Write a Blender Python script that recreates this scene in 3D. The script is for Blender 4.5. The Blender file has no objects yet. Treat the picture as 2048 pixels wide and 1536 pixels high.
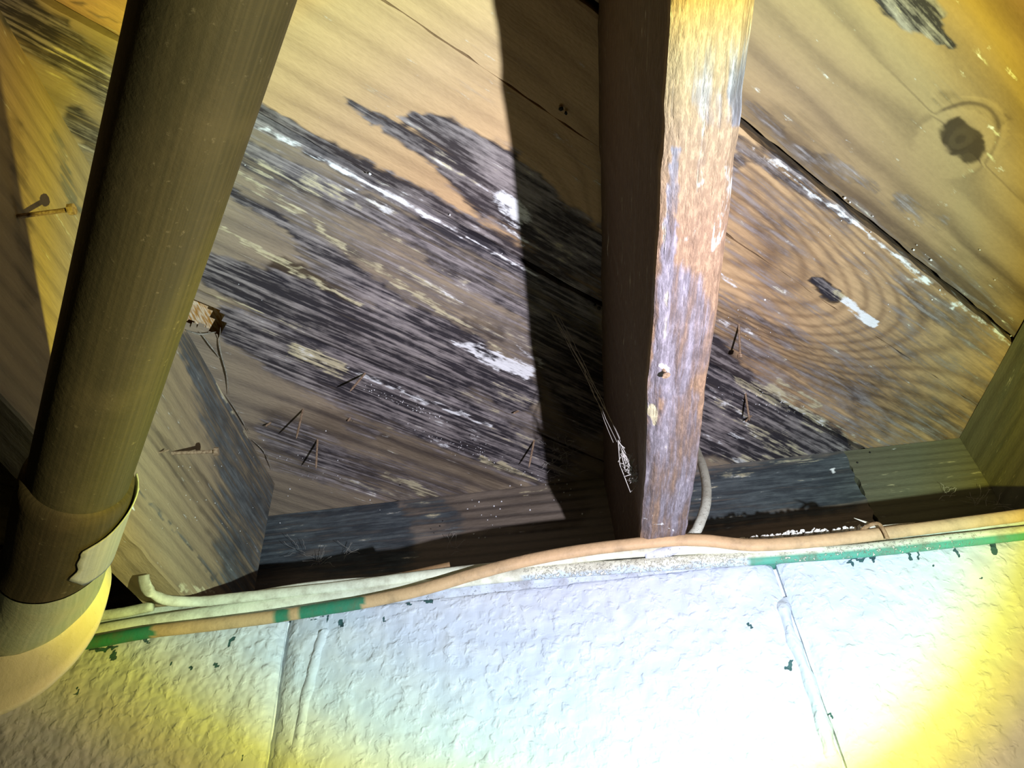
import bpy, math, random
import numpy as np
random.seed(7); RNG = np.random.default_rng(7)

# ------------------------------------------------------------------ camera, light, world
# Working units ("u"): the underside of the subfloor is 1 u above the lens; 1 u = 0.5 m.
S = 0.5; CAM_Z = 1.75
YAW, PITCH, ROLL, F = -0.0344060, 0.7536533, -0.0930740, 1467.34
def _axes():
    f = np.array([math.sin(YAW)*math.cos(PITCH), math.cos(YAW)*math.cos(PITCH), math.sin(PITCH)])
    r = np.array([math.cos(YAW), -math.sin(YAW), 0.0]); u = np.cross(r, f)
    return r*math.cos(ROLL)+u*math.sin(ROLL), -r*math.sin(ROLL)+u*math.cos(ROLL), f
RT, UP, FW = _axes()
def unp(px, ax, val):
    """survey helper: photo pixel -> point on a known world plane"""
    d = FW*F + RT*(px[0]-1024) - UP*(px[1]-768)
    return d*val/d[ax]
def proj(p):
    p = np.asarray(p, float); z = p@FW
    return np.stack([1024+F*(p@RT)/z, 768-F*(p@UP)/z], -1)
def W(p):
    p = np.asarray(p, float)*S
    return p + np.array([0, 0, CAM_Z])

sc = bpy.context.scene
COL = bpy.context.collection
from mathutils import Matrix, Vector
cam = bpy.data.cameras.new('camera'); cam.sensor_fit = 'HORIZONTAL'; cam.sensor_width = 36.0
cam.lens = 36.0*F/2048; cam.clip_start = .01
co = bpy.data.objects.new('camera', cam); COL.objects.link(co)
co.matrix_world = Matrix(((RT[0], UP[0], -FW[0], 0), (RT[1], UP[1], -FW[1], 0), (RT[2], UP[2], -FW[2], CAM_Z), (0, 0, 0, 1)))
sc.camera = co
sc.view_settings.view_transform = 'Standard'; sc.view_settings.look = 'None'
sc.view_settings.gamma = 1; sc.view_settings.use_curve_mapping = False
sc.view_settings.exposure = 0.0

world = bpy.data.worlds.new('world'); sc.world = world; world.use_nodes = True
bg = world.node_tree.nodes['Background']; bg.inputs[0].default_value = (.8, .72, .55, 1); bg.inputs[1].default_value = 0.0006

# the hand torch: held to the right of and below the lens; its cheap lens gives a cool centre,
# a yellow fringe and a dim warm spill outside the beam
LPOS = np.array([.345, .25, .01])
_T = [unp((60, 500), 0, -.595), unp((250, 1430), 1, 1.167), unp((1800, 1500), 1, 1.167), unp((2030, 1170), 1, 1.167), unp((400, 1520), 1, 1.167)]
_U = np.array([(t-LPOS)/np.linalg.norm(t-LPOS) for t in _T])
AX = np.linalg.lstsq(_U, np.ones(len(_T)), rcond=None)[0]; AX /= np.linalg.norm(AX)
TH = float(np.mean(np.arccos(_U@AX)))
TORCH_POWER = 18.6
ld = bpy.data.lights.new('torch_beam', 'POINT'); ld.energy = TORCH_POWER; ld.shadow_soft_size = .0035
ld.color = (1, 1, 1); ld.use_nodes = True
lo = bpy.data.objects.new('torch_beam', ld); COL.objects.link(lo)
lo.location = W(LPOS); lo.rotation_euler = Vector(-AX).to_track_quat('Z', 'Y').to_euler()
nt = ld.node_tree; em = nt.nodes['Emission']
tc = nt.nodes.new('ShaderNodeTexCoord')
vm = nt.nodes.new('ShaderNodeVectorMath'); vm.operation = 'NORMALIZE'; nt.links.new(tc.outputs['Normal'], vm.inputs[0])
dp = nt.nodes.new('ShaderNodeVectorMath'); dp.operation = 'DOT_PRODUCT'; dp.inputs[1].default_value = (0, 0, -1)
nt.links.new(vm.outputs[0], dp.inputs[0])
ac = nt.nodes.new('ShaderNodeMath'); ac.operation = 'ARCCOSINE'; nt.links.new(dp.outputs['Value'], ac.inputs[0])
dv = nt.nodes.new('ShaderNodeMath'); dv.operation = 'DIVIDE'; dv.inputs[1].default_value = TH*2.0; nt.links.new(ac.outputs[0], dv.inputs[0])
rp = nt.nodes.new('ShaderNodeValToRGB'); nt.links.new(dv.outputs[0], rp.inputs[0])
BEAM = [(0, (.98, .95, 1.10)), (.22, (.96, .95, 1.10)), (.34, (.86, 1.0, 1.06)), (.42, (.88, 1.12, .86)), (.455, (1.0, 1.1, .52)),
        (.485, (1.0, .92, .14)), (.515, (.72, .56, .10)), (.545, (.42, .31, .13)), (.60, (.30, .225, .11)), (.75, (.20, .17, .08)), (1.0, (.10, .085, .05))]
cr = rp.color_ramp
while len(cr.elements) < len(BEAM): cr.elements.new(.5)
for e, (p, c) in zip(cr.elements, BEAM): e.position = p; e.color = (*c, 1)
nt.links.new(rp.outputs[0], em.inputs['Color']); em.inputs['Strength'].default_value = 1.0

# ------------------------------------------------------------------ node helpers
class N:
    def __init__(s, name):
        s.m = bpy.data.materials.new(name); s.m.use_nodes = True; s.t = s.m.node_tree
        s.b = s.t.nodes['Principled BSDF']; s.b.inputs['Roughness'].default_value = .7
    def lk(s, sock, v):
        if hasattr(v, 'is_output'): s.t.links.new(v, sock)
        elif isinstance(v, (tuple, list)) and sock.type == 'RGBA' and len(v) == 3: sock.default_value = (*v, 1)
        else: sock.default_value = v
    def new(s, k, **kw):
        n = s.t.nodes.new('ShaderNode'+k)
        for a, v in kw.items(): setattr(n, a, v)
        return n
    def math(s, op, a, b=0.0, c=None, clamp=False):
        n = s.new('Math', operation=op, use_clamp=clamp); s.lk(n.inputs[0], a); s.lk(n.inputs[1], b)
        if c is not None: s.lk(n.inputs[2], c)
        return n.outputs[0]
    def attr(s, name):
        n = s.new('Attribute', attribute_name=name); return n
    def xyz(s, x, y, z=0.0):
        n = s.new('CombineXYZ'); s.lk(n.inputs[0], x); s.lk(n.inputs[1], y); s.lk(n.inputs[2], z); return n.outputs[0]
    def noise(s, vec, scale=1.0, detail=3.0, rough=.55, dist=0.0):
        n = s.new('TexNoise'); s.lk(n.inputs['Vector'], vec); s.lk(n.inputs['Scale'], scale)
        n.inputs['Detail'].default_value = detail; n.inputs['Roughness'].default_value = rough; n.inputs['Distortion'].default_value = dist
        return n.outputs[0]
    def step(s, v, lo, hi):
        n = s.new('MapRange', interpolation_type='SMOOTHSTEP'); s.lk(n.inputs[0], v); s.lk(n.inputs[1], lo); s.lk(n.inputs[2], hi)
        return n.outputs[0]
    def mix(s, f, a, b, mode='MIX'):
        n = s.new('Mix', data_type='RGBA', blend_type=mode); s.lk(n.inputs[0], f); s.lk(n.inputs[6], a); s.lk(n.inputs[7], b)
        return n.outputs[2]
    def bump(s, h, dist=.001, strength=1.0, prev=None):
        n = s.new('Bump'); s.lk(n.inputs['Height'], h); n.inputs['Distance'].default_value = dist; n.inputs['Strength'].default_value = strength
        if prev is not None: s.t.links.new(prev, n.inputs['Normal'])
        return n.outputs[0]
    def out(s, col=None, normal=None, rough=None, spec=None):
        if col is not None: s.lk(s.b.inputs['Base Color'], col)
        if normal is not None: s.t.links.new(normal, s.b.inputs['Normal'])
        if rough is not None: s.lk(s.b.inputs['Roughness'], rough)
        s.b.inputs['Specular IOR Level'].default_value = .25 if spec is None else spec
        return s.m

def wood(name, light, dark, brown=(.05, .032, .018), ringw=.55, bumpd=.0009, mold=((.026, .024, .033), (.33, .295, .29)),
         streak=110.0, rough_fibre=0.0, whitec=(.95, .97, .98)):
    """gr = (along, across, ring phase) ; st = RGBA masks: mould, white efflorescence and painted lit edges, cream mould, brown/dark stain and painted shade"""
    n = N(name); g = n.attr('gr'); st = n.attr('st')
    sp = n.new('SeparateXYZ'); n.lk(sp.inputs[0], g.outputs['Vector']); s_, v_, ph = sp.outputs
    rgb = n.new('SeparateColor'); n.lk(rgb.inputs[0], st.outputs['Color']); M, Wh, Y = rgb.outputs; D = st.outputs['Alpha']
    mul = lambda a, b: n.math('MULTIPLY', a, b)
    add = lambda a, b: n.math('ADD', a, b)
    n1 = n.noise(n.xyz(mul(s_, 8.0), mul(v_, streak), 1.3), detail=4, rough=.6)
    n2 = n.noise(n.xyz(mul(s_, 4.0), mul(v_, 26.0), 5.1), detail=4)
    n3 = n.noise(n.xyz(mul(s_, 5.0), mul(v_, 9.0), 9.7), detail=5, rough=.6)
    n4 = n.noise(n.xyz(mul(s_, 90.0), mul(v_, 230.0), 2.2), detail=2)
    n5 = n.noise(n.xyz(mul(s_, 26.0), mul(v_, 60.0), 4.4), detail=4, rough=.65)
    n6 = n.noise(n.xyz(mul(s_, 3.0), mul(v_, streak*.6), 7.7), detail=3, rough=.5)
    c = lambda x: n.math('SUBTRACT', x, .5)
    rg = n.math('SINE', mul(add(ph, mul(c(n2), .55)), 6.2832))
    rg = n.math('POWER', n.math('MULTIPLY_ADD', rg, .5, .5), 2.2)
    tone = add(mul(rg, mul(add(mul(D, 3.0), 1.0), ringw)), add(mul(c(n1), .8), add(mul(c(n3), .9), mul(c(n4), .5))))
    base = n.mix(n.math('MULTIPLY_ADD', tone, .62, .12, clamp=True), light, dark)
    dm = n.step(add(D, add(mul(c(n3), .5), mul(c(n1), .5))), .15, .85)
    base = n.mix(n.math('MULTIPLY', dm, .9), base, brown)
    mf = n.step(add(mul(M, 1.05), add(mul(c(n1), 1.3), add(mul(c(n3), .7), mul(c(n6), .7)))), .18, .86)
    mc = n.mix(n.math('MULTIPLY_ADD', add(mul(c(n5), 1.0), add(mul(c(n6), .8), mul(c(n1), 2.2))), 2.1, .33, clamp=True), mold[0], mold[1])
    base = n.mix(mul(mf, .96), base, mc)
    yf = mul(n.step(add(mul(Y, .82), add(mul(c(n1), 2.3), add(mul(c(n5), 1.5), mul(c(n6), .7)))), .42, .95), .88)
    base = n.mix(yf, base, n.mix(n4, (.60, .53, .30), (.74, .67, .46)))
    wf = n.step(add(mul(Wh, .8), add(mul(c(n5), 1.9), add(mul(c(n1), 1.6), mul(c(n4), .5)))), .40, .95)
    base = n.mix(wf, base, whitec)
    sc_ = add(mul(n1, .5), add(mul(n4, .4), add(mul(rg, -.25), mul(yf, .3))))
    if rough_fibre:
        vo = n.noise(n.xyz(mul(s_, 60.0), mul(v_, 260.0), 3.0), detail=3, rough=.7)
        base = n.mix(n.step(vo, .44, .62), n.mix(.35, base, (0.02, .014, .012)), base)
        sc_ = add(sc_, mul(vo, rough_fibre))
    nb = n.bump(sc_, bumpd)
    return n.out(base, nb, .72)

TAN = wood('subfloor_board_wood', (.66, .44, .235), (.30, .185, .10), ringw=.42)
TANR = wood('subfloor_board_wood_brown', (.40, .275, .145), (.18, .12, .07), ringw=.75)
GREYB = wood('subfloor_board_wood_grey', (.37, .295, .205), (.13, .105, .088), ringw=.6, streak=150.0)
JOISTL = wood('joist_side_wood', (.40, .30, .175), (.19, .145, .095), mold=((.05, .055, .06), (.14, .15, .15)))
JOISTC = wood('joist_rough_sawn_wood', (.335, .215, .135), (.185, .115, .078), brown=(.11, .07, .05), ringw=.15, mold=((.13, .115, .135), (.30, .275, .32)), rough_fibre=.9, bumpd=.0012)
RIM = wood('rim_joist_wood', (.26, .215, .17), (.10, .085, .075), mold=((.035, .045, .055), (.10, .12, .13)))
RIMR = wood('rim_joist_wood_dusty', (.17, .165, .11), (.065, .062, .042), mold=((.045, .05, .04), (.12, .13, .10)))

def simple(name, a, b, scale=60.0, bd=.0006, rough=.7, spec=None):
    n = N(name); g = n.new('TexCoord').outputs['Object']
    x = n.noise(g, scale, 4, .6); y = n.noise(g, scale*4, 3, .6)
    col = n.mix(n.step(x, .3, .7), a, b)
    return n.out(col, n.bump(n.math('ADD', x, n.math('MULTIPLY', y, .5)), bd), rough, spec)

# painted cable / trim: attribute 'pt' rgb = base colour, alpha = amount of jagged cream paint flecks
def painted(name, fleck=(.80, .80, .66), bd=.0007):
    n = N(name); g = n.new('TexCoord').outputs['Object']; a = n.attr('pt')
    x = n.noise(g, 420.0, 4, .65); y = n.noise(g, 60.0, 4, .6)
    f = n.step(n.math('ADD', a.outputs['Alpha'], n.math('MULTIPLY', n.math('SUBTRACT', x, .5), 1.6)), .45, .6)
    z = n.noise(g, 160.0, 5, .7)
    base = n.mix(n.math('MULTIPLY', n.step(n.math('ADD', n.math('MULTIPLY', y, .6), n.math('MULTIPLY', z, .4)), .40, .75), .6), a.outputs['Color'], (.16, .12, .07))
    col = n.mix(f, base, fleck)
    return n.out(col, n.bump(n.math('ADD', n.math('MULTIPLY', x, .5), f), bd), .55)
PAINTED = painted('painted_cable_jacket')

# ------------------------------------------------------------------ mesh helpers
def obj(name, verts, faces, mat, parent=None, attrs=None, smooth=False, world=False):
    me = bpy.data.meshes.new(name)
    v = np.asarray(verts, float) if world else W(verts)
    org = v.mean(0) if parent is None else np.zeros(3)
    if parent is not None and parent.name in ORG: org = ORG[parent.name]
    me.from_pydata((v-org).tolist(), [], [list(map(int, f)) for f in faces]); me.update()
    for k, (typ, arr) in (attrs or {}).items():
        arr = np.asarray(arr, float)
        at = me.attributes.new(k, typ, 'POINT')
        at.data.foreach_set('color' if typ == 'FLOAT_COLOR' else 'vector', np.ascontiguousarray(arr, dtype=np.float32).ravel())
    me.materials.append(mat)
    if smooth: me.polygons.foreach_set('use_smooth', [True]*len(me.polygons))
    o = bpy.data.objects.new(name, me); COL.objects.link(o)
    if parent is None: o.location = org
    else: o.parent = parent
    ORG[o.name] = org
    return o
ORG = {}
def empty(name, p):
    o = bpy.data.objects.new(name, None); COL.objects.link(o); w = W(p); o.location = w; ORG[o.name] = w; return o
def tag(o, label=None, cat=None, group=None, kind=None):
    if label: o['label'] = label
    if cat: o['category'] = cat
    if group: o['group'] = group
    if kind: o['kind'] = kind
    return o

def lat(x, y, seed):
    """cheap value noise, numpy"""
    r = np.random.default_rng(seed); T = r.random((256, 256))
    x0 = np.floor(x).astype(int); y0 = np.floor(y).astype(int); fx = x-x0; fy = y-y0
    fx = fx*fx*(3-2*fx); fy = fy*fy*(3-2*fy)
    g = lambda i, j: T[i % 256, j % 256]
    return (g(x0, y0)*(1-fx)+g(x0+1, y0)*fx)*(1-fy)+(g(x0, y0+1)*(1-fx)+g(x0+1, y0+1)*fx)*fy

def masks(verts, strokes, base=(0, 0, 0, 0), jit=6.0):
    """strokes surveyed in the photo: (channel, polyline, width(s), strength); evaluated on the real surface"""
    out = np.tile(np.array(base, float), (len(verts), 1))
    q = proj(verts); q = q + jit*np.stack([lat(q[:, 0]/14, q[:, 1]/14, 1)-.5, lat(q[:, 0]/14, q[:, 1]/14, 2)-.5], -1)*2
    for ch, pl, w, amt in strokes:
        ci = 'MWYD'.index(ch); best = np.full(len(verts), 1e9)
        ws = w if isinstance(w, (list, tuple)) else [w]*len(pl)
        if len(pl) == 1: pl = [pl[0], (pl[0][0]+.1, pl[0][1])]; ws = [ws[0]]*2
        for i in range(len(pl)-1):
            a = np.array(pl[i], float); b = np.array(pl[i+1], float); d = b-a; L2 = max(d@d, 1e-6)
            t = np.clip(((q-a)@d)/L2, 0, 1); dist = np.hypot(*((q-a-t[:, None]*d).T))
            best = np.minimum(best, dist/((ws[i]*(1-t)+ws[i+1]*t)*.5))
        k = np.clip((1.35-best)/.7, 0, 1); k = k*k*(3-2*k)
        if amt >= 0: out[:, ci] = np.maximum(out[:, ci], k*amt)
        else: out[:, ci] = out[:, ci]*(1-k*(-amt))
    return out

def slab(P0, e1, e2, e3, n1, n2, mat, name, parent, strokes, base, gr, edge=None, disp=None):
    """closed slab whose face (P0 + a e1 + b e2) is a fine grid; e3 = thickness vector"""
    P0, e1, e2, e3 = map(lambda x: np.array(x, float), (P0, e1, e2, e3))
    a, b = np.meshgrid(np.linspace(0, 1, n1+1), np.linspace(0, 1, n2+1), indexing='ij')
    a = a.ravel(); b = b.ravel()
    V = P0 + a[:, None]*e1 + b[:, None]*e2
    if edge is not None: V = V + edge(V, a, b)
    idx = np.arange((n1+1)*(n2+1)).reshape(n1+1, n2+1)
    f = np.stack([idx[:-1, :-1], idx[1:, :-1], idx[1:, 1:], idx[:-1, 1:]], -1).reshape(-1, 4)
    if np.dot(np.cross(e1, e2), e3) > 0: f = f[:, ::-1]
    if np.dot(np.cross(e1, e2), e3) < 0: f = f[:, :]
    G = gr(V)
    ring = list(idx[:, 0])+list(idx[-1, 1:])+list(idx[-2::-1, -1])+list(idx[0, -2:0:-1])
    top = V[ring]+e3; nb = len(V)
    if disp is not None: V = V + disp(V, a, b)
    M = masks(V, strokes, base)
    faces = f.tolist(); m = len(ring)
    fl = np.dot(np.cross(e1, e2), e3) > 0
    for i in range(m):
        j = (i+1) % m; q = [ring[i], ring[j], nb+j, nb+i]
        faces.append(q if fl else q[::-1])
    cap = [nb+i for i in range(m)]
    faces.append(cap if not fl else cap[::-1])
    V = np.vstack([V, top]); G = np.vstack([G, G[ring]+[0, .013, .3]]); M = np.vstack([M, M[ring]])
    return obj(name, V, faces, mat, parent, {'gr': ('FLOAT_VECTOR', G), 'st': ('FLOAT_COLOR', M)})

# ------------------------------------------------------------------ ceiling: diagonal subfloor boards
ANG = -0.7265
BT = np.array([math.cos(ANG), -math.sin(ANG), 0]); BN = np.array([math.sin(ANG), math.cos(ANG), 0])
SHEET_DARK = simple('upper_floor_sheet_gap_shade', (.03, .02, .012), (.06, .04, .022), 40)  # wood darkened so the shade in the board gaps is in its colour
x0, x1, y0, y1, z0, z1 = -1.9, 2.0, -.6, 1.75, 1.06, 1.09
ceiling = obj('ceiling', [(x, y, z) for z in (z0, z1) for y in (y0, y1) for x in (x0, x1)],
              [(0, 2, 3, 1), (4, 5, 7, 6), (0, 1, 5, 4), (2, 6, 7, 3), (0, 4, 6, 2), (1, 3, 7, 5)], SHEET_DARK)
tag(ceiling, 'diagonal board subfloor seen from below with dark mould and pale streaks', kind='structure')

ST = [  # mould on the tan board above seam A
 ('M', [(500, 222), (600, 275), (700, 330), (880, 432), (1060, 530)], [60, 46, 50, 60, 60], .95),
 ('M', [(690, 200), (770, 245), (860, 300), (960, 370)], [10, 34, 44, 60], .9),
 ('M', [(820, 236), (880, 262), (1000, 330), (1080, 390)], [26, 60, 80, 60], 1.0),
 ('M', [(900, 320), (1000, 390), (1180, 500)], [70, 120, 110], .95),
 ('M', [(800, 395), (900, 450), (1060, 540)], [30, 60, 60], .9),
 ('M', [(1060, 420), (1200, 560)], 130, .8),
 ('Y', [(830, 268), (900, 318), (960, 362)], [22, 30, 20], .62), ('W', [(835, 272), (870, 292)], 12, .45),
 ('W', [(1004, 402), (1036, 432)], [34, 56], 1.0), ('W', [(1010, 445), (1046, 480)], [16, 26], .7), ('W', [(960, 370), (1010, 400)], 12, .5),
 ('W', [(800, 380), (1040, 505)], 12, .35), ('Y', [(720, 330), (760, 352)], 20, .55), ('Y', [(1070, 470), (1130, 520)], 46, .45),
 ('Y', [(740, 395), (790, 420)], 22, .5),
 # seam A arris below, light on its edge painted pale
 ('W', [(512, 250), (700, 350), (880, 445), (1040, 533), (1070, 550)], 8, .85),
 # board below seam A
 ('M', [(380, 270), (600, 400), (800, 520), (1000, 640), (1240, 760)], 60, .35),
 ('M', [(470, 300), (700, 400), (900, 500), (1100, 610)], 60, .75),
 ('M', [(455, 380), (560, 440), (640, 500), (760, 590), (830, 640)], [16, 20, 40, 44, 40], .95),
 ('Y', [(475, 318), (560, 350), (640, 395)], [40, 30, 20], .62), ('Y', [(470, 352), (560, 402), (650, 455)], [30, 16, 12], .75),
 ('Y', [(620, 440), (700, 505), (820, 580), (1000, 700)], [14, 18, 14, 10], .95),
 ('Y', [(610, 350), (720, 410)], [24, 14], .55), ('W', [(700, 385), (780, 425)], 16, .5), ('Y', [(740, 450), (860, 520), (940, 570)], 10, .6),
 ('Y', [(800, 540), (940, 620), (1060, 690)], 22, .42), ('W', [(850, 560), (1000, 640)], 8, .45), ('Y', [(980, 560), (1070, 620)], 10, .5),
 ('M', [(880, 520), (1060, 620)], 60, .8), ('M', [(1090, 560), (1180, 800)], 150, .85),
 ('M', [(400, 530), (560, 600), (760, 690), (900, 740)], [60, 110, 140, 110], 1.05),
 ('M', [(800, 640), (920, 700), (1040, 790)], [80, 90, 80], 1.0),
 ('D', [(560, 540), (620, 560), (700, 580)], 56, .8), ('M', [(600, 500), (690, 570), (760, 600)], 34, .6),
 ('Y', [(440, 455), (520, 500), (600, 545), (720, 612)], [10, 16, 18, 10], .95),
 ('Y', [(400, 583), (470, 605), (520, 625)], [14, 12, 8], .8), ('Y', [(560, 640), (620, 655)], 14, .6),
 ('W', [(925, 690), (985, 715), (1060, 745)], [14, 40, 34], 1.0), ('W', [(1030, 690), (1085, 730)], [8, 18], .8), ('W', [(905, 682), (935, 700)], 12, .8),
 ('Y', [(940, 640), (1060, 700)], 40, .45), ('Y', [(990, 770), (1080, 820)], 30, .5), ('Y', [(840, 745), (1000, 820)], 10, .5),
 ('D', [(930, 640), (1000, 670)], 26, .6),
 # board under seam C
 ('M', [(440, 640), (620, 720), (860, 820), (1080, 930)], [60, 120, 130, 90], .95),
 ('Y', [(590, 700), (680, 740)], [30, 40], .9), ('W', [(600, 700), (680, 745)], 16, .5), ('Y', [(530, 660), (600, 690)], 14, .5),
 ('W', [(700, 735), (820, 790), (980, 850)], 8, .85), ('W', [(820, 800), (900, 850), (980, 880)], 20, .3),
 ('Y', [(980, 850), (1080, 900)], 34, .4), ('Y', [(955, 915), (1000, 930), (1075, 962)], [10, 18, 8], 1.0), ('W', [(830, 870), (900, 895)], 6, .6),
 ('Y', [(740, 842), (790, 862)], 8, .5),
 ('M', [(540, 860), (640, 900), (740, 960)], [60, 70, 60], .7), ('M', [(700, 850), (740, 870)], 40, .5),
 ('Y', [(770, 945), (850, 985), (880, 1000)], [10, 22, 10], .75), ('Y', [(700, 960), (850, 1005)], 12, .45), ('W', [(690, 955), (760, 970)], 6, .4),
 ('D', [(560, 840), (760, 860), (1000, 950)], 70, .45),
 # left of the pipe
 ('M', [(60, 60), (150, 110), (260, 210)], 90, .85), ('M', [(0, 0), (90, 60)], 80, 1.0), ('M', [(150, 240), (210, 300)], 60, .8), ('M', [(140, 0), (240, 50)], 8, .6),
 ('Y', [(120, 110), (220, 160)], 30, .55), ('Y', [(80, 100), (150, 200), (200, 260)], 30, .5), ('M', [(0, 0), (120, 60)], 60, .9),
 # top right board
 ('M', [(1770, -10), (1800, 22), (1870, 62), (1912, 100)], [54, 56, 40, 6], 1.1), ('M', [(1840, 0), (1870, 30)], 40, 1.0),
 ('Y', [(1800, 10), (1840, 50)], 10, .5), ('W', [(1768, 20), (1800, 42)], 5, .4),
 ('D', [(1912, 268), (1940, 292)], 62, 1.2), ('D', [(1880, 200), (1960, 210), (2000, 240)], 34, .35),
 ('Y', [(1925, 350), (1975, 320), (1998, 270)], [20, 20, 16], .55),
 ('M', [(1600, 300), (1680, 340), (1760, 380)], [20, 40, 20], .5), ('M', [(1800, 400), (1880, 450)], 36, .5), ('M', [(1500, 210), (1560, 260)], 30, .45),
 # right board under seam B
 ('W', [(1490, 285), (1700, 440), (1850, 560), (2020, 690)], [10, 9, 12, 9], .80),  # first stroke: light on the seam B edge painted white
 ('M', [(1480, 285), (1560, 340), (1640, 400), (1700, 440)], [40, 50, 30, 20], .75), ('M', [(1460, 330), (1500, 300)], 40, .7),
 ('M', [(1800, 560), (1840, 620), (1950, 680)], [30, 46, 30], .5), ('M', [(1430, 600), (1500, 640), (1620, 700)], [60, 60, 30], .55),
 ('D', [(1636, 566), (1670, 590)], [22, 30], 1.5), ('M', [(1636, 566), (1668, 588)], [20, 28], 1.3),
 ('W', [(1690, 602), (1712, 620), (1748, 646)], [16, 20, 18], 1.3), ('Y', [(1668, 588), (1700, 612)], 24, .7),
 ('M', [(1600, 608), (1690, 640)], 22, .5), ('D', [(1420, 640), (1640, 720), (1900, 850)], 90, .5),
 ('M', [(1430, 700), (1560, 780), (1740, 880)], 120, .5), ('M', [(1650, 760), (1900, 880)], 130, .45),
 ('W', [(1440, 640), (1500, 665)], 12, .45), ('W', [(1440, 545), (1470, 580)], 14, .6), ('Y', [(1560, 770), (1640, 810)], 18, .7),
 ('M', [(1990, 700), (1940, 860)], 60, .35),
 # right board under seam A
 ('M', [(1400, 720), (1500, 830), (1640, 900)], 130, .95), ('M', [(1400, 860), (1500, 900), (1680, 890)], [90, 80, 30], 1.1),
 ('W', [(1410, 775), (1470, 820), (1510, 870)], [10, 14, 10], .7), ('Y', [(1480, 760), (1560, 800), (1700, 880)], [26, 40, 30], .72),
 ('Y', [(1510, 860), (1560, 890), (1600, 920)], [30, 60, 40], .7), ('W', [(1540, 790), (1600, 830)], 16, .5), ('W', [(1640, 845), (1690, 885)], 20, .45),
 ('W', [(1410, 870), (1450, 905), (1500, 930)], [14, 16, 10], .6), ('W', [(1460, 865), (1480, 880)], 8, .9), ('Y', [(1420, 915), (1560, 925)], 18, .6),
 ('M', [(450, 330), (700, 470), (950, 600), (1200, 740)], 160, .46), ('M', [(600, 640), (1100, 900)], 140, .55), ('M', [(560, 900), (900, 990)], 90, .5), ('D', [(560, 860), (980, 980)], 130, .35),
 ('D', [(1480, 380), (1700, 560), (1950, 780)], 330, .42), ('M', [(1480, 380), (1700, 560), (1950, 780)], 300, .30), ('D', [(1560, 250), (1760, 420), (2040, 620)], 110, .3), ('M', [(1420, 560), (1900, 860)], 60, .3), ('Y', [(1440, 800), (1500, 850), (1560, 905)], 24, .6), ('D', [(600, 200), (1000, 380)], 50, .12),
]

def knot_phase(V, K=21.0):
    s = V@BT; v = V@BN; ph = v*K + lat(s*1.3, v*9, 5)*1.2 + lat(s*.5+7, v*3, 6)*1.5
    return s, v, ph
def gr_default(V):
    s, v, ph = knot_phase(V); return np.stack([s, v, ph], -1)
def gr_top(V):      # board with the round knot
    s, v, ph = knot_phase(V, 15.0); ks, kv = .954, .010
    ds = s-ks; dv = v-kv; r2 = (ds/.16)**2+(dv/.045)**2
    ph = 15.0*(v + np.sign(dv)*.045*np.exp(-r2*.8)) + lat(s*1.1, v*6, 8)*.9
    rr = np.sqrt((ds/1.25)**2+dv**2); k = np.clip(1.3-rr/.05, 0, 1); ph = ph*(1-k)+rr*60*k
    return np.stack([s, v, ph], -1)
def gr_cath(V):     # cathedral grain opening to the upper left
    s, v, ph0 = knot_phase(V, 24.0); vc = .338
    ph1 = 7.5*(s-1.06)+ 420*(v-vc)**2 + lat(s*3, v*20, 9)*.35
    w = 1/(1+np.exp(-(s-.62)/.05))*1/(1+np.exp((s-1.22)/.10)); w *= 1/(1+np.exp((v-.50)/.018))
    return np.stack([s, v, ph0*(1-w)+ph1*w], -1)

edges = [(-1.30, -.94, 1.006), (-.93, -.565, 1.004), (-.557, -.187, 1.008), (-.180, .181, 1.010), (.191, .3335, 1.0035), (.3350, .5650, 1.0035), (.5720, .9175, 1.0),
         (.9235, 1.2940, 1.0020), (1.2980, 1.665, 1.003), (1.669, 2.03, 1.003), (2.035, 2.40, 1.002)]
def mk_board(i, c0, c1, z):
    vis = 2 <= i <= 8
    # extent of the board over the surveyed bay
    xs = (-1.85, 1.95); ys = (-.5, 1.7)
    cand = []
    for c in (c0, c1):
        b = BN*c
        for X in xs: cand.append((X-b[0])/BT[0])
        for Yv in ys: cand.append((Yv-b[1])/BT[1])
    t_in = [t for t in cand if any(xs[0]-.01 <= (BN*c+BT*t)[0] <= xs[1]+.01 and ys[0]-.01 <= (BN*c+BT*t)[1] <= ys[1]+.01 for c in (c0, c1))]
    s0, s1 = (min(t_in), max(t_in)) if t_in else (0, 1)
    P0 = BN*c0+BT*s0+np.array([0, 0, z])
    n1 = int((s1-s0)/.010) if vis else 20; n2 = int((c1-c0)/.0055) if vis else 4
    def edge(V, a, b):
        s = V@BT; w = (b < 1e-6)*1.0 - (b > 1-1e-6)*1.0
        return (BN[None]*(w*((lat(s*40, s*0+i*3, 21)-.5)*.0030+(lat(s*7, s*0+i*5, 22)-.5)*.0022))[:, None])
    def disp(V, a, b):
        s = V@BT; v = V@BN; d = -.0016*np.sin(b*np.pi)+(lat(s*3, v*12, 30+i)-.5)*.0022
        bb = np.where(i == 4, b, np.where(i == 5, 1-b, np.minimum(b, 1-b)))
        d = d + .0020*np.exp(-bb*(c1-c0)/.004)      # eased arris
        out = np.zeros_like(V); out[:, 2] = d; return out
    gr = gr_top if i == 3 else gr_cath if i in (4, 5) else gr_default
    mat = TANR if i == 3 else TAN if i in (4, 5) else GREYB
    base = (0, 0, 0, 0)
    st = list(ST)
    o = slab(P0, BT*(s1-s0), BN*(c1-c0), (0, 0, .036), n1, n2, mat, 'board', ceiling, st, base, gr, edge, disp)
    return o
_c = unp((400, 625), 2, 1.052)
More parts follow.
